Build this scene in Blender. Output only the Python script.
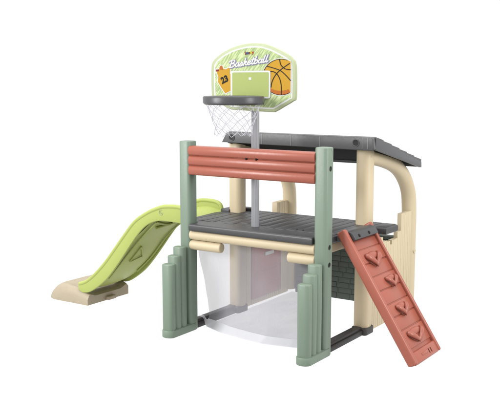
import bpy, bmesh, math, random
from mathutils import Vector, Matrix
random.seed(7)
for o in list(bpy.data.objects): bpy.data.objects.remove(o)
S = bpy.context.scene
COL = S.collection
R = math.radians

# ------------------------------------------------------------------ camera
W = 1.1314                      # outer width of the frame
cam = bpy.data.cameras.new('camera'); co = bpy.data.objects.new('camera', cam); COL.objects.link(co)
co.location = (3.6415, -4.5877, 1.7007)
co.rotation_euler = (math.pi/2 - 0.1458, 0, 0.5888)
cam.sensor_width = 36; cam.lens = 874.08*36/500
cam.clip_start = .1; cam.clip_end = 500
S.camera = co
S.view_settings.view_transform = 'Standard'; S.view_settings.look = 'None'
S.view_settings.exposure = 0; S.view_settings.gamma = 1

# ------------------------------------------------------------------ studio light
w = bpy.data.worlds.new('World'); S.world = w; w.use_nodes = True
bg = w.node_tree.nodes['Background']; bg.inputs[0].default_value = (1, 1, 1, 1); bg.inputs[1].default_value = 1.06

def area(name, loc, target, size, power, col=(1, 1, 1)):
    l = bpy.data.lights.new(name, 'AREA'); l.shape = 'RECTANGLE'; l.size = size[0]; l.size_y = size[1]
    l.energy = power; l.color = col
    o = bpy.data.objects.new(name, l); COL.objects.link(o); o.location = loc
    o.rotation_euler = (Vector(target)-Vector(loc)).to_track_quat('-Z', 'Y').to_euler()
    return o
area('softbox_overhead', (.3, .2, 5.0), (.3, .4, 0), (6, 5), 300)
area('softbox_side', (4.8, .6, 2.6), (.6, .5, .8), (1.4, 2.2), 130)
area('softbox_front', (-2.2, -4.6, 2.8), (.5, .3, .8), (2.0, 2.4), 330)

# ------------------------------------------------------------------ materials
def srgb(r, g, b):
    f = lambda c: (c/255/12.92) if c/255 <= .04045 else ((c/255+.055)/1.055)**2.4
    return (f(r), f(g), f(b))

def plastic(name, col, rough=.42, var=.05, bump=.02, scale=60, spec=.4, grain=None):
    col = tuple(c*K for c in col)
    m = bpy.data.materials.new(name); m.use_nodes = True
    nt = m.node_tree; N = nt.nodes; L = nt.links
    b = N['Principled BSDF']; b.inputs['Roughness'].default_value = rough
    b.inputs['Specular IOR Level'].default_value = spec
    tc = N.new('ShaderNodeTexCoord')
    n1 = N.new('ShaderNodeTexNoise'); n1.inputs['Scale'].default_value = 3.5; n1.inputs['Detail'].default_value = 4
    L.new(tc.outputs['Object'], n1.inputs['Vector'])
    mx = N.new('ShaderNodeMix'); mx.data_type = 'RGBA'
    mx.inputs[6].default_value = (*[c*(1-var) for c in col], 1); mx.inputs[7].default_value = (*[min(1, c*(1+var)) for c in col], 1)
    L.new(n1.outputs['Fac'], mx.inputs[0]); L.new(mx.outputs[2], b.inputs['Base Color'])
    n2 = N.new('ShaderNodeTexNoise'); n2.inputs['Scale'].default_value = scale; n2.inputs['Detail'].default_value = 3
    mp = N.new('ShaderNodeMapping')
    if grain: mp.inputs['Scale'].default_value = grain
    L.new(tc.outputs['Object'], mp.inputs['Vector']); L.new(mp.outputs['Vector'], n2.inputs['Vector'])
    bp = N.new('ShaderNodeBump'); bp.inputs['Strength'].default_value = bump*4; bp.inputs['Distance'].default_value = .004
    L.new(n2.outputs['Fac'], bp.inputs['Height']); L.new(bp.outputs['Normal'], b.inputs['Normal'])
    mr = N.new('ShaderNodeMapRange'); mr.inputs[3].default_value = rough-.06; mr.inputs[4].default_value = rough+.08
    L.new(n2.outputs['Fac'], mr.inputs[0]); L.new(mr.outputs[0], b.inputs['Roughness'])
    return m

K = .62
M = {}
M['green'] = plastic('sage_green_plastic', (.225, .298, .225), .42)
M['coral'] = plastic('coral_plastic', (.44, .124, .079), .32)
M['beige'] = plastic('beige_plastic', (.74, .615, .405), .5)
M['gray'] = plastic('dark_gray_plastic', (.055, .055, .058), .42, spec=.5)
M['roof'] = plastic('roof_gray_plastic', (.095, .096, .10), .42, spec=.5)
M['bar'] = plastic('floor_bar_plastic', (.05, .047, .046), .45)
M['dark'] = plastic('hole_black', (.012, .012, .012), .6)
M['seam_highlight'] = plastic('light_gray_highlight', (.28, .28, .29), .4)  # paler than the roof: highlights along the seams painted in
M['roof_shade'] = plastic('black_roof_shade', (.008, .008, .008), .8, spec=.05)  # near-black: darkness under the roof put into the colour
M['lime'] = plastic('lime_plastic', (.50, .575, .165), .38, spec=.16)
M['brick'] = plastic('dark_brick_plastic', (.092, .116, .094), .6, bump=.08, scale=35)
M['sand'] = plastic('sand_plastic', (.50, .42, .30), .55, bump=.05)
M['pole'] = plastic('pole_gray', (.40, .405, .43), .35)
M['rim'] = plastic('rim_gray', (.072, .072, .078), .36)
M['cord'] = plastic('net_cord', (.62, .62, .68), .7)
M['board'] = plastic('board_pale_green', (.45, .51, .29), .45, bump=.0)
M['white'] = plastic('print_white', (.74, .75, .72), .6, bump=0, spec=.12)
M['fill'] = plastic('print_green_fill', (.42, .50, .17), .6, bump=0, spec=.12)
M['orange'] = plastic('print_orange', (.60, .33, .03), .6, bump=0, spec=.12)
M['orange2'] = plastic('print_deep_orange', (.50, .15, .025), .6, bump=0, spec=.12)
M['maroon'] = plastic('print_maroon', (.22, .035, .03), .6, bump=0, spec=.12)
M['ink'] = plastic('print_black', (.02, .018, .015), .6, bump=0, spec=.12)
M['violet'] = plastic('print_violet_gray', (.24, .23, .36), .6, bump=0, spec=.12)
M['yellow'] = plastic('print_yellow', (.65, .6, .03), .6, bump=0, spec=.12)
M['red'] = plastic('print_red', (.45, .04, .03), .6, bump=0, spec=.12)
M['blue'] = plastic('print_blue', (.06, .08, .25), .6, bump=0, spec=.12)
M['print'] = plastic('print_dash_pattern', (.47, .56, .27), .6, bump=0, spec=.12)
def dash():
    nt = M['print'].node_tree; N = nt.nodes; L = nt.links; b = N['Principled BSDF']
    tc = N.new('ShaderNodeTexCoord'); mp = N.new('ShaderNodeMapping'); mp.vector_type = 'TEXTURE'
    mp.inputs['Rotation'].default_value = (0, R(-48), 0); mp.inputs['Scale'].default_value = (.11, 1, .014)
    no = N.new('ShaderNodeTexNoise'); no.inputs['Scale'].default_value = 1.6; no.inputs['Detail'].default_value = 1.5
    L.new(tc.outputs['Object'], mp.inputs['Vector']); L.new(mp.outputs['Vector'], no.inputs['Vector'])
    cr = N.new('ShaderNodeValToRGB'); e = cr.color_ramp.elements
    e[0].position = .44; e[0].color = (.235, .30, .145, 1); e[1].position = .53; e[1].color = (.35, .415, .20, 1)
    e2 = cr.color_ramp.elements.new(.66); e2.color = (.42, .475, .28, 1)
    L.new(no.outputs['Fac'], cr.inputs['Fac']); L.new(cr.outputs['Color'], b.inputs['Base Color'])
dash()

def fabric(name, col, through, tint=1):
    m = bpy.data.materials.new(name); m.use_nodes = True
    nt = m.node_tree; N = nt.nodes; L = nt.links
    b = N['Principled BSDF']; b.inputs['Base Color'].default_value = (*col, 1); b.inputs['Roughness'].default_value = .8
    b.inputs['Specular IOR Level'].default_value = .15
    tr = N.new('ShaderNodeBsdfTransparent'); mx = N.new('ShaderNodeMixShader')
    tc = N.new('ShaderNodeTexCoord'); no = N.new('ShaderNodeTexNoise'); no.inputs['Scale'].default_value = 2.6; no.inputs['Detail'].default_value = 3
    mr = N.new('ShaderNodeMapRange'); mr.inputs[1].default_value = .3; mr.inputs[2].default_value = .7
    mr.inputs[3].default_value = 1-through-.07; mr.inputs[4].default_value = 1-through+.07
    mp = N.new('ShaderNodeMapping'); mp.inputs['Rotation'].default_value = (0, .5, 0); mp.inputs['Scale'].default_value = (2.2, 1, .6); L.new(tc.outputs['Object'], mp.inputs['Vector'])
    L.new(mp.outputs['Vector'], no.inputs['Vector']); L.new(no.outputs['Fac'], mr.inputs[0]); L.new(mr.outputs[0], mx.inputs[0])
    L.new(tr.outputs[0], mx.inputs[1]); L.new(b.outputs[0], mx.inputs[2]); L.new(mx.outputs[0], N['Material Output'].inputs[0])
    return m
M['mesh'] = fabric('fine_mesh_fabric', (.33, .325, .355), .54)
M['cloth'] = fabric('goal_floor_cloth', (.38, .37, .42), .62)
M['hem'] = fabric('white_hem_fabric', (.52, .52, .545), .2)
gm = bpy.data.materials.new('white_shadowless_floor'); gm.use_nodes = True      # made-up translucent floor: world light from below keeps it white and shadowless
_nt = gm.node_tree; _tl = _nt.nodes.new('ShaderNodeBsdfTranslucent'); _nt.links.new(_tl.outputs[0], _nt.nodes['Material Output'].inputs[0])
_t = _nt.nodes.new('ShaderNodeTexNoise'); _t.inputs['Scale'].default_value = 2
_r = _nt.nodes.new('ShaderNodeMapRange'); _r.inputs[3].default_value = .965; _r.inputs[4].default_value = .975
_nt.links.new(_t.outputs['Fac'], _r.inputs[0]); _nt.links.new(_r.outputs[0], _tl.inputs['Color'])

# ------------------------------------------------------------------ mesh helpers
def obj(name, bm, mat, parent=None, label=None, sharp=38, recalc=True):
    if recalc: bmesh.ops.recalc_face_normals(bm, faces=bm.faces[:])
    for f in bm.faces: f.smooth = True
    for e in bm.edges:
        if len(e.link_faces) == 2 and e.calc_face_angle(0) > R(sharp): e.smooth = False
    me = bpy.data.meshes.new(name); bm.to_mesh(me); bm.free()
    me.materials.append(M[mat] if isinstance(mat, str) else mat)
    o = bpy.data.objects.new(name, me); COL.objects.link(o)
    if parent: o.parent = parent
    if label: o['label'] = label
    return o

def merge(bm, src, mat=None):
    if mat: bmesh.ops.transform(src, matrix=mat, verts=src.verts[:])
    me = bpy.data.meshes.new('tmp'); src.to_mesh(me); src.free(); bm.from_mesh(me); bpy.data.meshes.remove(me)

def box(bm, x0, x1, y0, y1, z0, z1, r=.006, seg=3, only=None, mat=None):
    """bevelled box; only='z' bevels just the upright edges by r, all other edges by a small radius"""
    t = bmesh.new(); bmesh.ops.create_cube(t, size=1)
    for v in t.verts: v.co = Vector((x0+(v.co.x+.5)*(x1-x0), y0+(v.co.y+.5)*(y1-y0), z0+(v.co.z+.5)*(z1-z0)))
    if only:
        k = 'xyz'.index(only)
        es = [e for e in t.edges if abs((e.verts[0].co-e.verts[1].co).normalized()[k]) > .9]
        bmesh.ops.bevel(t, geom=es, offset=r, segments=5, profile=.5, affect='EDGES')
        es = [e for e in t.edges if len(e.link_faces) == 2 and e.calc_face_angle(0) > 1.2]
        bmesh.ops.bevel(t, geom=es, offset=min(r*.3, .008), segments=2, profile=.5, affect='EDGES')
    elif r > 0:
        bmesh.ops.bevel(t, geom=t.edges[:], offset=r, segments=seg, profile=.5, affect='EDGES')
    merge(bm, t, mat)

def prism(bm, pts, axis, a, b, r=0, seg=2, mat=None):
    """polygon pts (2D) extruded along axis from a to b.  x: pts=(y,z)  y: pts=(x,z)  z: pts=(x,y)"""
    t = bmesh.new()
    def P(p, h): return {'x': (h, p[0], p[1]), 'y': (p[0], h, p[1]), 'z': (p[0], p[1], h)}[axis]
    A = [t.verts.new(P(p, a)) for p in pts]; B = [t.verts.new(P(p, b)) for p in pts]
    fa = t.faces.new(A); fb = t.faces.new(B[::-1]); n = len(pts)
    for i in range(n): t.faces.new((A[i], B[i], B[(i+1) % n], A[(i+1) % n]))
    bmesh.ops.recalc_face_normals(t, faces=t.faces[:])
    if r > 0:
        es = [e for e in t.edges if fa in e.link_faces or fb in e.link_faces]
        bmesh.ops.bevel(t, geom=es, offset=r, segments=seg, profile=.5, affect='EDGES')
    bmesh.ops.triangulate(t, faces=[f for f in t.faces if len(f.verts) > 4])
    merge(bm, t, mat)

def catmull(P, n=6, closed=False):
    P = [Vector(p) for p in P]; out = []
    m = len(P); rng = range(m if closed else m-1)
    for i in rng:
        if closed: p0, p1, p2, p3 = P[i-1], P[i], P[(i+1) % m], P[(i+2) % m]
        else: p0, p1, p2, p3 = P[max(i-1, 0)], P[i], P[i+1], P[min(i+2, m-1)]
        for k in range(n):
            t = k/n
            out.append(.5*((2*p1)+(p2-p0)*t+(2*p0-5*p1+4*p2-p3)*t*t+(3*p1-p0-3*p2+p3)*t**3))
    if not closed: out.append(P[-1])
    return out

def tube(bm, path, rad, seg=10, cap=True, flat=(1, 1)):
    path = [Vector(p) for p in path]; rings = []
    up = Vector((0, 0, 1)); prev = None
    for i, p in enumerate(path):
        d = (path[min(i+1, len(path)-1)]-path[max(i-1, 0)]).normalized()
        if prev is None:
            s = d.cross(up if abs(d.z) < .9 else Vector((1, 0, 0))).normalized()
        else:
            s = (prev-d*prev.dot(d)).normalized()
        prev = s; u = s.cross(d)
        rr = rad[i] if isinstance(rad, (list, tuple)) else rad
        rings.append([bm.verts.new(p+s*math.cos(a)*rr*flat[0]+u*math.sin(a)*rr*flat[1]) for a in [2*math.pi*k/seg for k in range(seg)]])
    for a, b in zip(rings, rings[1:]):
        for k in range(seg): bm.faces.new((a[k], a[(k+1) % seg], b[(k+1) % seg], b[k]))
    if cap: bm.faces.new(rings[0][::-1]); bm.faces.new(rings[-1])

def lathe(bm, prof, origin, axis='z', seg=32, closed=False):
    o = Vector(origin); rings = []
    for r, h in prof:
        ring = []
        for k in range(seg):
            a = 2*math.pi*k/seg; c, s = r*math.cos(a), r*math.sin(a)
            v = {'z': Vector((c, s, h)), 'x': Vector((h, c, s)), 'y': Vector((c, h, s))}[axis]
            ring.append(bm.verts.new(o+v))
        rings.append(ring)
    pairs = list(zip(rings, rings[1:]))+([(rings[-1], rings[0])] if closed else [])
    for a, b in pairs:
        for k in range(seg): bm.faces.new((a[k], a[(k+1) % seg], b[(k+1) % seg], b[k]))
    if not closed:
        for rg in (rings[0], rings[-1]):
            if (rg[0].co-rg[seg//2].co).length > 1e-6: bm.faces.new(rg)

def cutter(fn):
    b = bmesh.new(); fn(b); bmesh.ops.recalc_face_normals(b, faces=b.faces[:])
    me = bpy.data.meshes.new('cut'); b.to_mesh(me); b.free()
    o = bpy.data.objects.new('cut', me); COL.objects.link(o); return o

def carve(o, fn):
    c = cutter(fn); md = o.modifiers.new('b', 'BOOLEAN'); md.object = c; md.operation = 'DIFFERENCE'; md.solver = 'EXACT'
    dg = bpy.context.evaluated_depsgraph_get(); me = bpy.data.meshes.new_from_object(o.evaluated_get(dg))
    o.modifiers.clear(); old = o.data; o.data = me; me.name = old.name; bpy.data.meshes.remove(old)
    bpy.data.objects.remove(c)
    bm = bmesh.new(); bm.from_mesh(me)
    for e in bm.edges: e.smooth = not (len(e.link_faces) == 2 and e.calc_face_angle(0) > R(38))
    bm.to_mesh(me); bm.free()

# ------------------------------------------------------------------ setting
bm = bmesh.new(); bmesh.ops.create_circle(bm, cap_ends=True, segments=96, radius=60)
fl = obj('floor', bm, gm); fl['kind'] = 'structure'

# ------------------------------------------------------------------ the playset
T = bpy.data.objects.new('playset', None); COL.objects.link(T); T.location = (0, 0, 0)
T['label'] = 'plastic activity playset with green frame, platform, lime slide, coral climbing ramp and basketball hoop'
T['category'] = 'play structure'

H = 1.30; PW = .09; PD = .0955
# ---- green front posts with stepped pickets
def front_post(x0, right):
    bm = bmesh.new(); box(bm, x0, x0+PW, 0, PD, 0, H, .024, only='z')
    p = obj('front_post', bm, 'green', T)
    if right:
        def cuts(b):
            for z in (1.171, .688, .579): lathe(b, [(.017, -.026), (.017, .03)], (x0+PW, .047, z), 'x', 20)
        carve(p, cuts)
        for z in (1.171, .688, .579):
            bm = bmesh.new(); lathe(bm, [(.0001, .004), (.012, .004), (.0165, .002), (.0165, -.006)], (x0+PW-.008, .047, z), 'x', 16)
            obj('screw', bm, 'dark', p)  # black disc fills the recess, the dark inside the hole painted in
        bm = bmesh.new()   # crescent moulding where the log panel plugs in
        tube(bm, [(x0+PW-.0015, .048+.020*math.sin(a), 1.255+.034*math.cos(a)) for a in [R(d) for d in range(10, 172, 9)]], .0028, 8)
        obj('end_moulding', bm, 'green', p)
    for y, z in ((-.172, .497), (-.112, .545), (-.052, .596)):
        bm = bmesh.new(); box(bm, x0+.002, x0+PW-.002, y-.033, y+.033, .02, z, .027, only='z')
        obj('picket', bm, 'green', p)
    bm = bmesh.new()
    a = [(x0-.005+ (PW+.01)/2*(1-math.cos(R(d))), -.175-.042*math.sin(R(d))) for d in range(0, 181, 15)]
    prism(bm, a+[(x0+PW+.005, .06), (x0-.005, .06)], 'z', .0, .05, .006)
    obj('foot', bm, 'green', p)
    return p
front_post(0, False); front_post(W-PW, True)

# ---- coral log panel
def log_profile(zs, yf, yb, r_):
    """(y,z) outline: bulging logs in front and back"""
    pts = []
    for z in zs:
        for k in range(9):
            a = -math.pi/2+math.pi*k/8*.999; pts.append((yf-math.cos(a)*r_*.62, z+math.sin(a)*r_))
    for z in zs[::-1]:
        for k in range(9):
            a = math.pi/2+math.pi*k/8*.999; pts.append((yb-math.cos(a)*r_*.4, z+math.sin(a)*r_))
    return pts
bm = bmesh.new(); h3 = (1.2704-1.076)/6
prism(bm, log_profile([1.076+h3, 1.076+3*h3, 1.076+5*h3], .012, .055, h3-.0008), 'x', PW-.006, W-PW+.006, .005)
pan = obj('log_panel', bm, 'coral', T)
for x in (.546, .622):
    bm = bmesh.new(); lathe(bm, [(.0001, -.006), (.006, -.005), (.008, 0), (.008, .02)], (x, .003, 1.2055), 'y', 14)
    obj('screw', bm, 'ink', pan)

# ---- beige logs below the platform
def log(x0, x1, z, r_, y=.03, name='log_beam'):
    bm = bmesh.new()
    lathe(bm, [(r_*.8, x0), (r_*.95, x0+.004), (r_, x0+.012), (r_, x1-.012), (r_*.95, x1-.004), (r_*.8, x1)], (0, y, z), 'x', 28)
    return obj(name, bm, 'beige', T)
log(PW-.008, W-PW+.008, .6705, .0345)
log(PW-.008, .335, .6015, .0335); log(.852, W-PW+.008, .6015, .0335)
for x in (.035, W-.055):
    bm = bmesh.new(); box(bm, x-.02, x+.02, PD, .575, .635, .699, .012); obj('side_beam', bm, 'beige', T)

# ---- dark platform
ZP = .75
outline = [(PW+.002, -.014), (W-PW-.002, -.014), (W-PW-.002, PD+.004), (W-.012, PD+.004), (W-.008, .16), (W+.03, .18), (W+.05, .56), (1.262, .575), (1.268, .745), (1.25, .76), (-.0, .76), (-.09, .66), (-.055, .2), (-.03, PD+.004), (PW+.002, PD+.004)]
bm = bmesh.new(); prism(bm, outline, 'z', .7005, ZP-.0015, .013, 4)
xs = [PW+.012, .27, .43, .59, .75, .91, W-PW]      # planks raised a few millimetres, running front to back
random.seed(3)
for a, b in zip(xs, xs[1:]):
    m_ = (a+b)/2; y0 = .14+random.uniform(0, .01)
    box(bm, a+.0018, m_-.0018, y0, .742, ZP-.012, ZP+.001, .0016, 2); box(bm, m_+.0018, b-.0018, y0+random.choice((0, 0, .06)), .742, ZP-.012, ZP+.001, .0016, 2)
box(bm, W-PW+.004, W+.02, .19, .742, ZP-.012, ZP+.001, .002, 2); box(bm, W+.05, 1.25, .59, .742, ZP-.012, ZP+.001, .002, 2)
box(bm, -.04, .005, .20, .70, ZP-.012, ZP+.001, .002, 2); box(bm, .010, PW+.006, .15, .55, ZP-.012, ZP+.001, .002, 2)
box(bm, -.06, .02, .565, .73, ZP-.02, ZP+.020, .008); box(bm, .02, .14, .69, .745, ZP-.02, ZP+.022, .008)
plat = obj('platform', bm, 'gray', T)
for x, y in ((.815, .19), (.866, .18)):
    bm = bmesh.new(); lathe(bm, [(.0001, .004), (.006, .003), (.0075, 0), (.0075, -.01)], (x, y, ZP+.001), 'z', 14); obj('screw', bm, 'ink', plat)

# ---- floor bars and sockets
def floor_bar(x0):
    bm = bmesh.new(); box(bm, x0+.004, x0+PW-.006, PD-.004, .585, .002, .038, .008); box(bm, x0+.014, x0+PW-.02, PD-.004, .585, .03, .058, .008)
    b = obj('floor_bar', bm, 'bar', T)
    bm = bmesh.new(); box(bm, x0-.006, x0+.108, .558, .688, .001, .052, .022, only='z'); obj('post_socket', bm, 'bar', b)
floor_bar(0); floor_bar(W-PW-.012)

# ---- house side frames: post + arched bar + picket wall
def side_frame(xc, inner, door):
    bm = bmesh.new(); box(bm, xc-.053, xc+.053, .570, .676, .03, 1.262, .038, only='z')
    f = obj('house_post', bm, 'beige', T)
    path = catmull([(xc, .60, 1.205), (xc, .75, 1.188), (xc, .93, 1.152), (xc, 1.11, 1.095), (xc, 1.25, 1.005), (xc, 1.335, .89), (xc, 1.36, .75), (xc, 1.362, .55), (xc, 1.36, .03)], 6)
    bm = bmesh.new(); tube(bm, path, .0535, 18, True)
    obj('arched_bar', bm, 'beige', T)
    # picket wall, one mesh
    xa, xb = (xc-.036, xc+.012) if door else (xc+.004, xc+.038)
    bm = bmesh.new(); y0, y1, n = .665, 1.325, 22; st = (y1-y0)/n
    tops = [.728, .728, .700, .655, .632, .632, .598, .598, .588, .588, .560, .588, .588, .590, .634, .634, .757]+[.757]*5
    for k in range(n):
        a = y0+k*st; z0 = .012
        if door and 4 <= k <= 17:
            box(bm, xc-.034, xc+.016, a+.001, a+st-.001, .57, max(tops[k], .59), .006, 2); box(bm, xc-.034, xc+.016, a+.001, a+st-.001, z0, .055, .006, 2)
        else:
            box(bm, xa+.0007*(k % 2), xb-.0007*(k % 2), a+.0005, a+st-.0005, z0, tops[k], .005, only='z')
    wl = obj('picket_wall', bm, 'beige', T)
    bm = bmesh.new(); lathe(bm, [(.0001, .001), (.010, .001), (.014, .004), (.016, .001), (.016, -.004)], (xc+.0535, 1.355, .452), 'x', 20); obj('bolt_cap', bm, 'beige', wl)
    if door:
        bm = bmesh.new(); box(bm, xc-.018, xc+.02, y0+4*st+.002, y0+18*st-.002, .057, .568, .006)
        for k in range(1, 4): box(bm, xc+.017, xc+.0235, y0+4*st+.03, y0+18*st-.03, .06+k*.13-.045, .06+k*.13+.06, .005)
        d = obj('door', bm, 'coral', T, 'dull red door panel in the left side of the house')
        bm = bmesh.new(); box(bm, xc+.02, xc+.034, .955, 1.075, .368, .395, .006); obj('letter_slot', bm, 'white', d)
side_frame(.053, 1, True); side_frame(W-.053, -1, False)

# ---- rear brick wall
bm = bmesh.new(); box(bm, .115, W-.118, 1.350, 1.392, .006, .528, .004)
random.seed(5); rows = 12; rh = .5/rows
for r_ in range(rows):
    x = .125 - (r_ % 2)*.06
    while x < W-.13:
        wd = random.uniform(.06, .12); a, b = max(x, .122), min(x+wd, W-.124)
        if b-a > .03: box(bm, a+.003, b-.003, 1.3455+random.uniform(-.0015, .0015), 1.36, .016+r_*rh+.0022, .016+(r_+1)*rh-.0022, .003, 2)
        x += wd
box(bm, .112, W-.115, 1.33, 1.40, .522, .548, .008)
obj('brick_wall', bm, 'brick', T, 'dark grey green moulded brick panel at the back')

# ---- roof
def roofz(y):
    return 1.338 - (y-.52)*.275
bm = bmesh.new()
X0, X1 = .0, 1.192
# front fascia
prism(bm, [(X0-.004, 1.262), (X1-.012, 1.251), (X1+.008, 1.262), (X1-.002, 1.330), (X1-.016, 1.3375), (X0+.05, 1.3375), (X0+.036, 1.330)], 'y', .505, .53, .006, 3)
rf = obj('roof', bm, 'roof', T)
bm = bmesh.new(); n = 6; ys = [.525+(1.272-.525)*k/n for k in range(n+1)]
for k in range(n):
    a, b = ys[k], ys[k+1]; za, zb = roofz(a), roofz(b)
    pts = [(a-.001, za-.002), (a+.018, za+.003), (b+.016, zb+.010), (b+.016, zb-.012), (a-.001, za-.020)]
    prism(bm, pts, 'x', X0+.036-.001*k, X1-.004+.0012*k, .003, 1)
obj('shingle_rows', bm, 'roof', rf)
bm = bmesh.new()      # side flanges, thinner towards the eave, and rear eave lip
for xa, xb in ((X0+.03, X0+.045), (X1-.012, X1+.006)):
    prism(bm, [(.53, 1.333), (1.283, 1.122), (1.287, 1.086), (1.268, 1.084), (.53, 1.256)], 'x', xa, xb, .003)
box(bm, X0+.045, X1-.012, 1.267, 1.286, 1.086, 1.128, .004)
obj('eave', bm, 'roof', rf)
bm = bmesh.new()      # black sheet with the shade under the roof painted in
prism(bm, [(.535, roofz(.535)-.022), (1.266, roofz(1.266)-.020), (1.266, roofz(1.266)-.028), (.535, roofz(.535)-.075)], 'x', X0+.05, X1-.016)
obj('underside_shade', bm, 'roof_shade', rf)
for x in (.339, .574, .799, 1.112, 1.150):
    bm = bmesh.new(); box(bm, x-.0022, x+.0022, .5020, .512, 1.262, 1.333, .001, 2); obj('seam_highlight', bm, 'seam_highlight', rf)  # fascia strips, their highlight lines painted as lighter grey
for x in (.085, 1.066):
    bm = bmesh.new()
    lathe(bm, [(.023, .004), (.0255, -.003), (.0225, -.005), (.0195, -.003), (.0185, .0035)], (x, .505, 1.2985), 'y', 24)
    rr = obj('bolt_ring', bm, 'roof', rf)
    bm = bmesh.new(); lathe(bm, [(.0001, -.001), (.0185, -.001), (.0187, .002)], (x, .505, 1.2985), 'y', 24); obj('bolt', bm, 'dark', rf)

# ---- lime slide
top = catmull([(-.045, .775), (-.06, .815), (-.11, .833), (-.226, .828), (-.30, .808), (-.39, .770), (-.507, .698), (-.605, .594), (-.707, .475), (-.81, .358), (-.915, .258), (-1.0, .195), (-1.06, .168)], 6)
bot = catmull([(-.06, .712), (-.20, .718), (-.30, .712), (-.385, .680), (-.463, .618), (-.545, .525), (-.63, .419), (-.72, .311), (-.805, .222), (-.90, .150), (-.985, .102), (-1.05, .092), (-1.085, .105)], 6)
tip = [Vector((-1.095, .12)), Vector((-1.098, .138)), Vector((-1.085, .155))]
walls = [(p.x, p.y) for p in top]+[(p.x, p.y) for p in tip[::-1]]+[(p.x, p.y) for p in bot[::-1]]
SY0, SY1 = .128, .598
def shift(pl, dx=0, dz=0): return [(x+dx, z+dz) for x, z in pl]
# chute tray: mid curve
mid = []
for i in range(len(top)):
    a, b = top[i], bot[i]; mid.append(Vector((a.x*.55+b.x*.45, a.y*.42+b.y*.58)))
bm = bmesh.new()
sh = [(p.x, p.y) for p in mid]
n = len(sh)
def offs(pl, d):
    o = []
    for i, p in enumerate(pl):
        q0, q1 = Vector(pl[max(i-1, 0)]), Vector(pl[min(i+1, len(pl)-1)]); t = (q1-q0).normalized(); nn = Vector((t.y, -t.x))
        o.append((p[0]+nn.x*d, p[1]+nn.y*d))
    return o
lo = offs(sh, -.012)
ny = 12; V = []
for j in range(ny+1):
    s_ = j/ny; y = SY0+.012+(SY1-SY0-.024)*s_; dip = .022*(1-(2*s_-1)**2)
    V.append(([bm.verts.new((p[0], y, p[1]+.016-dip)) for p in sh], [bm.verts.new((p[0], y, p[1]+.004-dip)) for p in lo]))
for j in range(ny):
    for i in range(n-1):
        for L_, fl_ in ((0, 1), (1, 0)):
            a = V[j][L_]; b = V[j+1][L_]; q = (a[i], a[i+1], b[i+1], b[i]); bm.faces.new(q if fl_ else q[::-1])
for i in (0, n-1):
    for j in range(ny): bm.faces.new((V[j][0][i], V[j+1][0][i], V[j+1][1][i], V[j][1][i]))
def rib(i, h):
    p, b = mid[i], bot[i]; d = (b-p).normalized(); e = p+d*h; q = Vector((-d.y, d.x))*.005
    prism(bm, [(p.x-q.x, p.y-q.y), (p.x+q.x, p.y+q.y), (e.x+q.x, e.y+q.y), (e.x-q.x, e.y-q.y)], 'y', SY0+.018, SY1-.018, .002)
for i, h in ((14, .050), (50, .040)): rib(i, h)
lo2 = offs(sh, -.020)
def under(i, y, d=0):
    v = 2*(y-SY0)/(SY1-SY0)-1; return (lo2[i][0]+d, y, lo2[i][1]+.004-.022*(1-v*v)-d)
for pts, r_ in (([(16, .20), (21, .36), (24, .40), (19, .56)], .007), ([(22, .17), (25, .36), (22, .55)], .008), ([(27, .24), (25, .36)], .010), ([(22, .17), (34, .19), (46, .18), (54, .20)], .007), ([(22, .55), (34, .53), (46, .54), (54, .52)], .007), ([(38, .28), (43, .38), (45, .27), (38, .28)], .006)):
    tube(bm, catmull([under(i, y) for i, y in pts], 6) if len(pts) > 2 and r_ != .006 else [under(i, y) for i, y in pts], r_, 8)
slide = obj('slide', bm, 'lime', T, 'lime green wavy slide descending from the left of the platform')
for y0, y1, d in ((SY0, SY0+.020, -1), (SY1-.020, SY1, 1)):
    low = lambda x, z: (x-(.022*max(0, 1+x/.32) if d > 0 else 0), z-(.020*max(0, 1+x/.32) if d > 0 and z > .74 else 0))
    bm = bmesh.new(); prism(bm, [low(*q) for q in walls], 'y', y0, y1, .007, 3)
    rail = [(low(p.x, p.y)[0], (y0+y1)/2, low(p.x, p.y)[1]-.007) for p in top]+[(p.x, (y0+y1)/2, p.y) for p in tip[::-1][:1]]
    tube(bm, rail, .0155, 12)
    obj('side_rail', bm, 'lime', slide)
bm = bmesh.new()      # round embossed mark on the near rail
c = Vector((-.262, SY0-.0005, .778))
tube(bm, [c+Vector((math.cos(a)*.017, 0, math.sin(a)*.019)) for a in [2*math.pi*k/24 for k in range(4, 25)]], .0022, 6)
tube(bm, [c+Vector((x, 0, z)) for x, z in ((-.002, .008), (-.008, 0), (0, -.008), (.007, -.002), (-.005, .001))], .0018, 6)
obj('embossed_mark', bm, 'board', slide)

# ---- slide foot
bm = bmesh.new(); nx, ny = 40, 28
def fh(u, v):
    # u 0 at the left tip .. 1 at the slide side ; v 0 near .. 1 far
    prof = [(0, .0), (.03, .035), (.08, .065), (.16, .098), (.28, .128), (.45, .142), (.62, .138), (.8, .120), (.95, .100), (1, .09)]
    for (a, za), (b, zb) in zip(prof, prof[1:]):
        if u <= b: h = za+(zb-za)*(u-a)/(b-a); break
    side = abs(2*v-1)
    ch = .030*max(0, min(1, (u-.25)/.3))*max(0, min(1, (1-side)/.35-.1))       # channel that takes the slide end
    edge = min(1, (1-side)/(.26 if v < .5 else .14)); edge = math.sqrt(max(0, 1-(1-edge)**2))
    return max(.0, (h-ch))*(.45+.55*edge if v < .5 else .72+.28*edge)
G = []
for j in range(ny+1):
    v = j/ny; side = abs(2*v-1); xl = -1.452+.05*max(0, side-.45)**1.7/.55**1.7+.05*max(0, side-.88)/.12
    row = []
    for i in range(nx+1):
        u = i/nx; y = .118+.462*v
        row.append(bm.verts.new((xl+(-.988-xl)*u, y, fh(u, v)+.001)))
    G.append(row)
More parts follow.
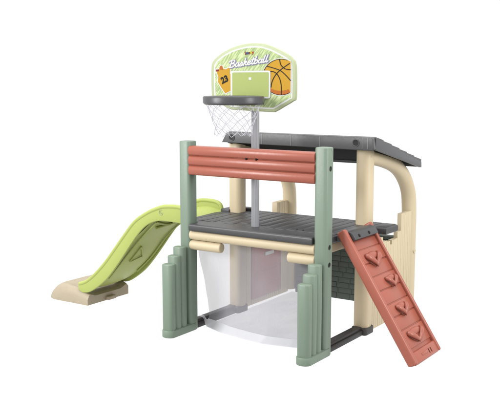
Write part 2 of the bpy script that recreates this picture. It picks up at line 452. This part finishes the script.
for j in range(ny):
    for i in range(nx): bm.faces.new((G[j][i], G[j][i+1], G[j+1][i+1], G[j+1][i]))
loop = [G[0][i] for i in range(nx+1)]+[G[j][nx] for j in range(1, ny+1)]+[G[ny][i] for i in range(nx-1, -1, -1)]+[G[j][0] for j in range(ny-1, 0, -1)]
base = [bm.verts.new((v.co.x, v.co.y, 0.0)) for v in loop]
for k in range(len(loop)):
    m_ = (k+1) % len(loop); bm.faces.new((loop[m_], loop[k], base[k], base[m_]))
ft = obj('slide_foot', bm, 'sand', T, 'pale beige moulded foot under the end of the slide', 50)
bm = bmesh.new(); box(bm, -.995, -.955, .315, .405, .004, .032, .007); obj('locking_tab', bm, 'sand', ft)

# ---- coral climbing ramp: built flat in (s, y, h) then laid along its slope
A0 = Vector((1.185, 0, .792)); B0 = Vector((1.672, 0, .045)); D = (B0-A0).normalized(); Nn = Vector((-D.z, 0, D.x))
LEN = (B0-A0).length+.028
RM = Matrix(((D.x, 0, Nn.x, A0.x), (0, 1, 0, 0), (D.z, 0, Nn.z, A0.z), (0, 0, 0, 1)))
def put(o):
    o.data.transform(RM)
    for v in o.data.vertices: v.co.z = max(v.co.z, .002)      # the lower end sits flat on the floor
    return o
RY0, RY1 = .128, .522; RW = .042
bm = bmesh.new()
box(bm, -.005, LEN, RY0, RY0+RW, -.064, 0, .015, 4); box(bm, -.005, LEN, RY1-.03, RY1, -.064, 0, .012, 4)
box(bm, .012, LEN-.004, RY0+RW-.012, RY1-.03+.012, -.058, -.026, .006)
box(bm, LEN-.075, LEN+.002, RY0+.03, RY1-.02, -.060, -.0075, .012, 3)
# moulded planks of the climbing face
edges_ = [.085, .15, .245, .335, .43, .525, .61, .70, LEN-.095]
for k, (a, b) in enumerate(zip(edges_, edges_[1:])):
    box(bm, a+.003, b-.003, RY0+RW-.006, RY1-.03+.006, -.05, -.021+.004*(k % 2), .005, 2)
ramp = put(obj('climbing_ramp', bm, 'coral', T))
carve(ramp, lambda b: [box(b, LEN-.050, LEN-.018, y, y+.012, -.04, .02, .003, 2, mat=RM) for y in (.365, .396)])
def hold(s0, y0, k=1, m_=1, wide=1):
    """fan-shaped pocket: raised pad, a thick curved fin and a shorter fin that meet low down, soft hollow between"""
    q = lambda s_, y, h: (s0+s_*k, y0+(y-.012)*k*m_*wide, h)
    bm = bmesh.new(); t = bmesh.new()
    P = [(-.014, -.064), (-.014, .094), (.022, .090), (.068, .034), (.074, .008), (.042, -.032), (.012, -.058)]
    if m_ < 0: P = P[::-1]
    prism(t, [q(a, b, 0)[:2] for a, b in P], 'z', -.034, -.014, .006, 3); merge(bm, t)
    V_ = catmull([q(-.006, -.058, -.014), q(.006, -.050, -.002), (q(.026, -.034, .004)), q(.052, -.008, .003), q(.070, .018, -.010)], 6)
    tube(bm, V_, [(.008+.0095*math.sin(math.pi*min(1, .1+i/(len(V_)-1))**.8))*k for i in range(len(V_))], 14, flat=(1.15, .8))
    V_ = catmull([q(-.008, .090, -.016), q(.008, .082, -.004), q(.030, .060, -.001), q(.064, .024, -.012)], 6)
    tube(bm, V_, [(.008+.006*math.sin(math.pi*i/(len(V_)-1)))*k for i in range(len(V_))], 14, flat=(1.2, .8))
    t = bmesh.new(); bmesh.ops.create_uvsphere(t, u_segments=20, v_segments=12, radius=1)
    c = q(.004, .022, -.018)
    bmesh.ops.transform(t, matrix=Matrix.Translation(c) @ Matrix.Diagonal((.024*k, .066*k*wide, .015, 1)), verts=t.verts[:]); merge(bm, t)
    h = obj('foothold', bm, 'coral', ramp); put(h); return h
hold(.200, .318, 1.12); hold(.375, .392, .88); hold(.560, .335, .95, 1, .9); hold(.735, .330, 1.0, 1, 1.3)
bm = bmesh.new(); box(bm, LEN-.045, LEN-.030, .262, .350, -.02, -.0045, .002, 2)
put(obj('moulded_bar', bm, 'coral', ramp))
# hinge flap
fy0, fy1 = RY0+RW-.002, RY1-.030
prof = catmull([(W-.06, ZP-.006), (W+.0, ZP+.008), (1.165, .766), (1.193, .772), (1.216, .768), (1.234, .752), (1.250, .727)], 5)
po = [(p.x-.003, p.y+.003) for p in prof]; pi_ = [(min(p.x-.010, 1.20+.0*p.y), p.y-.026) for p in prof]
bm = bmesh.new(); prism(bm, po+pi_[::-1], 'y', fy0, fy1, .005, 3)
flap = obj('hinge_flap', bm, 'gray', ramp)
for y in (.235, .372):
    bm = bmesh.new(); lathe(bm, [(.0001, .004), (.009, .003), (.0115, 0), (.0115, -.01)], (0, 0, 0), 'z', 16)
    o = obj('screw', bm, 'ink', ramp)
    q = Vector((.80, 0, .60)).to_track_quat('Z', 'Y').to_matrix().to_4x4(); o.data.transform(Matrix.Translation((1.2375, y, .7475)) @ q)

# ---- basketball: pole, board, rim, net
HOOP = bpy.data.objects.new('basketball_hoop', None); COL.objects.link(HOOP); HOOP.parent = T; HOOP.location = (0, 0, 0)
PX, PY = .518, .152
bm = bmesh.new()
ring = []
for k in range(40):
    a = 2*math.pi*k/40; rr = .0262-.0028*max(0, math.cos(8*a))**3; ring.append((PX+rr*math.cos(a), PY+rr*math.sin(a)))
prism(bm, ring, 'z', ZP-.005, 1.72)
obj('pole', bm, 'pole', HOOP)
def bx(u): return .5222+.00764*(u-252)
def bz(v): return 1.7199-.0063*(v-77)
def B2(pts): return [(bx(u), bz(v)) for u, v in pts]
out_px = [(210.6, 96), (210.3, 70), (212.2, 60.8), (219.4, 54.0), (226, 50), (233.8, 46.6), (245.3, 43.8), (255, 43.2), (264.4, 44.3), (275, 48.3), (286.5, 54.6), (291.3, 59), (294.6, 66), (295, 96), (292.3, 100.6), (284, 106), (275.9, 111), (270, 111.7), (236, 110.4), (229.5, 109.6), (221.3, 105.4), (212.5, 99.6)]
def inset(pts, d):
    n = len(pts); out = []
    area_ = sum(pts[i][0]*pts[(i+1) % n][1]-pts[(i+1) % n][0]*pts[i][1] for i in range(n))
    sg = 1 if area_ > 0 else -1
    for i in range(n):
        p0, p1, p2 = Vector(pts[i-1]), Vector(pts[i]), Vector(pts[(i+1) % n])
        a = (p1-p0).normalized(); b = (p2-p1).normalized()
        n1 = Vector((-a.y, a.x))*sg; n2 = Vector((-b.y, b.x))*sg; m_ = (n1+n2); m_ = m_/max(.5, m_.length_squared)*2
        out.append(tuple(p1+m_*d))
    return out
sm = [tuple(p) for p in catmull([Vector(p) for p in out_px], 3, True)]
YB = .100
bm = bmesh.new(); prism(bm, B2(sm), 'y', YB, YB+.022, .006, 3); board = obj('backboard', bm, 'board', HOOP)
def layer(name, pts, mat, k, parent=None):
    bm = bmesh.new(); prism(bm, B2(pts), 'y', YB-.0007*k, YB-.0007*k+.0005 if k > 1 else YB+.001); return obj(name, bm, mat, parent or board)
def smi(d): return [tuple(p) for p in catmull([Vector(p) for p in inset(out_px, d)], 3, True)]
layer('white_border', smi(3.0), 'white', 1)
pr = smi(4.5)
layer('printed_field', pr, 'print', 2)
def circle(cx, cy, r_, n=40, f=None): 
    return [(cx+r_*math.cos(2*math.pi*k/n), cy+r_*math.sin(2*math.pi*k/n)) for k in range(n)]
CL = 290.2
def clip(pts, cx):
    out = []; n = len(pts)
    for i in range(n):
        a, b = pts[i], pts[(i+1) % n]
        if a[0] <= cx: out.append(a)
        if (a[0]-cx)*(b[0]-cx) < 0: t = (cx-a[0])/(b[0]-a[0]); out.append((cx, a[1]+(b[1]-a[1])*t))
    return out
ballp = clip(circle(281, 77, 17.6, 64), CL)
layer('ball_outline', clip(circle(281, 77, 18.5, 64), CL+.6), 'white', 3)
ball = layer('printed_ball', ballp, 'orange', 4)
cres = [(281+17.5*math.cos(R(d)), 77+17.5*math.sin(R(d))) for d in range(58, 170, 6)]
cres = [(min(x, CL), y) for x, y in cres]; cres2 = [(280.5+19*math.cos(R(d)), 71.5+19*math.sin(R(d))) for d in range(150, 60, -6)]
layer('ball_shade', cres+clip(cres2, CL), 'orange2', 5)
def ribbon(bm, pts, wd, k, n=5):
    P = catmull([Vector(p) for p in pts], n); y = YB-.0007*k; VL = []; 
    for i, p in enumerate(P):
        t = (P[min(i+1, len(P)-1)]-P[max(i-1, 0)]); t = t.normalized() if t.length > 1e-9 else Vector((1, 0)); nn = Vector((-t.y, t.x))*wd/2
        yi = y-i*8e-6; VL.append((bm.verts.new((bx(p.x+nn.x), yi, bz(p.y+nn.y))), bm.verts.new((bx(p.x-nn.x), yi-4e-6, bz(p.y-nn.y)))))
    for a, b in zip(VL, VL[1:]): bm.faces.new((a[0], b[0], b[1], a[1]))
    for p in (P[0], P[-1]):
        c = [bm.verts.new((bx(p.x+math.cos(a)*wd/2), y-(.00003 if p is P[0] else .0003), bz(p.y+math.sin(a)*wd/2))) for a in [2*math.pi*j/10 for j in range(10)]]; bm.faces.new(c)
bm = bmesh.new()
for L_ in ([(279.8, 59.6), (281, 65), (285, 69), (CL, 70)], [(267.6, 66.3), (275, 68.5), (281, 71), (286, 75.5), (CL, 80.3)], [(289.3, 63.8), (284, 67.5), (279, 71.5), (275, 76.5), (272.5, 82), (271.6, 87)], [(270.4, 71.6), (275, 72.2), (279, 76.5), (281.3, 84), (281.6, 94.3)]):
    ribbon(bm, L_, .85, 6)
ribbon(bm, [(281+17.5*math.cos(R(d)), 77+17.5*math.sin(R(d))) for d in range(62, 292, 12)], .55, 6, 3)
obj('ball_seam', bm, 'ink', ball, recalc=False)
jer = [(215.2, 69.3), (218.6, 69.0), (220.9, 64.9), (222.3, 65.6), (223.6, 68.6), (226.4, 68.9), (229.6, 66.8), (230.6, 69.2), (230.2, 73), (232.6, 77), (232.4, 90), (225.4, 93.6), (221.5, 88), (217.6, 81.8), (218.2, 77), (216.6, 72)]
layer('jersey_outline', inset(jer, -.8), 'white', 3)
jersey = layer('printed_jersey', jer, 'orange', 4)
layer('jersey_trim', [(215.2, 69.3), (218.6, 69.0), (218.9, 71.0), (216.0, 71.2)], 'maroon', 5, jersey)
layer('jersey_trim', [(220.9, 64.9), (222.3, 65.6), (223.4, 69.6), (220.2, 69.4), (219.4, 67.2)], 'orange2', 5, jersey)
def rrect(x0, x1, y0, y1, r_):
    o = []
    for cx, cy, a0 in ((x1-r_, y1-r_, 0), (x0+r_, y1-r_, 90), (x0+r_, y0+r_, 180), (x1-r_, y0+r_, 270)):
        for k in range(6): a = R(a0+18*k); o.append((cx+r_*math.cos(a), cy+r_*math.sin(a)))
    return o
layer('target_border', rrect(231.2, 271.2, 70.6, 98.2, 2), 'white', 8)
tgt = layer('target_square', rrect(233.0, 269.6, 72.3, 96.6, 1.2), 'fill', 9)
layer('board_pin', rrect(249.8, 252.4, 77.2, 79.8, .5), 'white', 10)
# lettering, drawn as brush strokes
GL = {
 'B': (.66, [[(.12, 0), (.17, .5), (.22, 1)], [(-.06, .82), (.12, 1.0), (.42, 1.02), (.56, .82), (.42, .6), (.2, .52), (.5, .47), (.6, .24), (.42, .02), (.04, .02)]]),
 'a': (.47, [[(.40, .46), (.24, .54), (.08, .38), (.06, .14), (.17, 0), (.32, .12), (.42, .5)], [(.42, .5), (.38, .14), (.44, 0), (.56, .14)]]),
 's': (.40, [[(.0, .08), (.14, .32), (.26, .56), (.32, .28), (.26, .04), (.12, -.02), (.03, .06)], [(.26, .02), (.42, .12)]]),
 'k': (.46, [[(.08, 0), (.14, .5), (.20, 1.0)], [(.12, .25), (.30, .54), (.38, .44), (.18, .28), (.30, .12), (.40, 0), (.5, .12)]]),
 'e': (.40, [[(.05, .22), (.28, .30), (.34, .46), (.22, .54), (.08, .36), (.08, .10), (.22, 0), (.44, .14)]]),
 't': (.32, [[(.22, .92), (.14, .4), (.14, .06), (.24, 0), (.36, .14)], [(.02, .62), (.20, .66), (.36, .70)]]),
 'b': (.46, [[(.18, 1), (.10, .5), (.08, .08), (.2, 0), (.36, .12), (.40, .38), (.28, .52), (.12, .36)], [(.38, .2), (.5, .3)]]),
 'l': (.28, [[(.20, 1), (.12, .5), (.10, .08), (.2, 0), (.33, .14)]]),
}
def script(text, u0, v0, sx, sy, rise, wd, k, name, mat, dx=0, dy=0):
    bm = bmesh.new(); x = 0; j = 0
    for ch in text:
        adv, st = GL[ch]
        for s_ in st:
            ribbon(bm, [(u0+dx+(x+px+py*.16)*sx, v0+dy-py*sy+((x+px)*sx)*rise) for px, py in s_], wd, k+j*.075, 4); j += 1
        x += adv
    return obj(name, bm, mat, board, recalc=False)
script('Basketball', 229.2, 67.4, 9.25, 7.0, -.142, 2.3, 3, 'lettering_outline', 'violet', .25, .35)
script('Basketball', 229.2, 67.4, 9.25, 7.0, -.142, 1.15, 5, 'lettering', 'white')
def text(s, u, v, size, mat, rot, k, parent, bold=0, name='print_text'):
    c = bpy.data.curves.new('t', 'FONT'); c.body = s; c.size = size*.0063*1.4; c.offset = bold; c.align_x = 'CENTER'; c.align_y = 'CENTER'; c.resolution_u = 3
    t = bpy.data.objects.new('t', c); COL.objects.link(t)
    dg = bpy.context.evaluated_depsgraph_get(); me = bpy.data.meshes.new_from_object(t.evaluated_get(dg)); bpy.data.objects.remove(t)
    me.transform(Matrix.Translation((bx(u), YB-.0007*k, bz(v))) @ Matrix.Rotation(R(90), 4, 'X') @ Matrix.Rotation(R(rot), 4, 'Z'))
    me.materials.clear(); me.materials.append(M[mat]); o = bpy.data.objects.new(name, me); COL.objects.link(o); o.parent = parent; return o
text('23', 224.9, 79.6, 6.4, 'ink', 22, 6, jersey, .0028, 'jersey_number')
for ch, u, m_ in (('S', 246.2, 'maroon'), ('m', 248.3, 'blue'), ('o', 250.3, 'maroon'), ('b', 252.0, 'yellow'), ('y', 253.7, 'red')):
    text(ch, u, 53.2-.1*(u-246), 2.9, m_, 6, 5, board, .0012, 'printed_logo')

HC = Vector((.525, -.104, 0)); HR = .190
bm = bmesh.new()
lathe(bm, [(HR, 1.561), (HR+.001, 1.594), (HR-.004, 1.602), (HR-.014, 1.604), (HR-.030, 1.602), (HR-.034, 1.597), (HR-.034, 1.560), (HR-.028, 1.553), (HR-.012, 1.551)], (HC.x, HC.y, 0), 'z', 72, True)
rim = obj('rim', bm, 'rim', HOOP)
bm = bmesh.new(); box(bm, HC.x-.08, HC.x+.08, .06, YB-.002, 1.556, 1.588, .006); box(bm, HC.x-.10, HC.x+.10, .084, YB-.0085, 1.548, 1.589, .003)
obj('rim_bracket', bm, 'rim', rim)
# net of knotted cords
bm = bmesh.new(); random.seed(11); NS = 12; LV = 6
rad = [.168, .160, .146, .132, .122, .117, .116]; zz = [1.556, 1.520, 1.484, 1.450, 1.418, 1.388, 1.358]
def kn(k, l):
    a = 2*math.pi*(k+.5*(l % 2))/NS; r_ = rad[l]; rnd = random.Random(k % NS*17+l)
    return Vector((HC.x+(r_+rnd.uniform(-.006, .006))*math.cos(a), HC.y+(r_+rnd.uniform(-.006, .006))*math.sin(a), zz[l]+rnd.uniform(-.006, .006)*(l > 0)))
for l in range(LV):
    for k in range(NS):
        a = kn(k, l)
        for k2 in ((k, k-1) if l % 2 == 0 else (k, k+1)):
            b = kn(k2 % NS, l+1); m_ = (a+b)/2+Vector((0, 0, -.003)); tube(bm, [a, m_, b], .0015, 6)
obj('net', bm, 'cord', HOOP)

# ---- mesh goal curtain under the platform
def lerp(tab, x):
    if x <= tab[0][0]: return tab[0][1]
    for (a, va), (b, vb) in zip(tab, tab[1:]):
        if x <= b:
            t = (x-a)/(b-a); t = t*t*(3-2*t) if False else t; return va+(vb-va)*t
    return tab[-1][1]
left = [(0, .0), (.03, .06), (.055, .11), (.10, .122), (.20, .128), (.37, .104), (.54, .080), (.68, .088)]
groundY = [(0, .185), (.10, .155), (.25, .095), (.45, .045), (.6, .032), (.8, .065), (1, .125)]
def curt(u, z):
    xl = lerp(left, z); xr = 1.05-.01*z; x = xl+(xr-xl)*u
    t = max(0, 1-z/.66); yb = lerp(groundY, u); y = .105+(yb-.105)*(t**1.5)
    y += .004*math.sin(u*17+z*3)*(.3+.4*t)
    x += .004*math.sin(z*22)*(1-u)
    z = max(z, .061*max(0, min(1, (.105-x)/.03))+z*.3)      # the hem lies over the floor bar at its left end
    return Vector((x, y, z))
ZH = .052
def sheet(bm, z0, z1, nz, nu=90, off=0):
    g = [[bm.verts.new(curt(i/nu, z0+(z1-z0)*j/nz)+Vector((0, off, 0))) for i in range(nu+1)] for j in range(nz+1)]
    for j in range(nz):
        for i in range(nu): bm.faces.new((g[j][i], g[j][i+1], g[j+1][i+1], g[j+1][i]))
bm = bmesh.new(); sheet(bm, ZH, .675, 44)
net = obj('goal_curtain', bm, 'mesh', T, 'sheer white mesh curtain of the football goal')
bm = bmesh.new(); sheet(bm, .003, ZH+.006, 5, off=-.003); sheet(bm, .003, ZH+.002, 5, off=.003)
obj('hem', bm, 'hem', net)
bm = bmesh.new()      # thin cloth floor of the goal, between hem and house posts
g = []
for j in range(15):
    t = j/14; row = []
    for i in range(41):
        u = i/40; p = curt(u, .02); xf = .088+.53*u; yf = 1.335 if xf < .30 else 1.335-.735*(xf-.30)/.315; x = max(.1, p.x)*(1-t)+xf*t; y = p.y+.008+(yf-p.y)*t
        row.append(bm.verts.new((x, y, .008+.0025*math.sin(x*19+y*11)*math.sin(y*23))))
    g.append(row)
for a, b in zip(g, g[1:]):
    for i in range(40): bm.faces.new((a[i], a[i+1], b[i+1], b[i]))
obj('floor_cloth', bm, 'cloth', net)
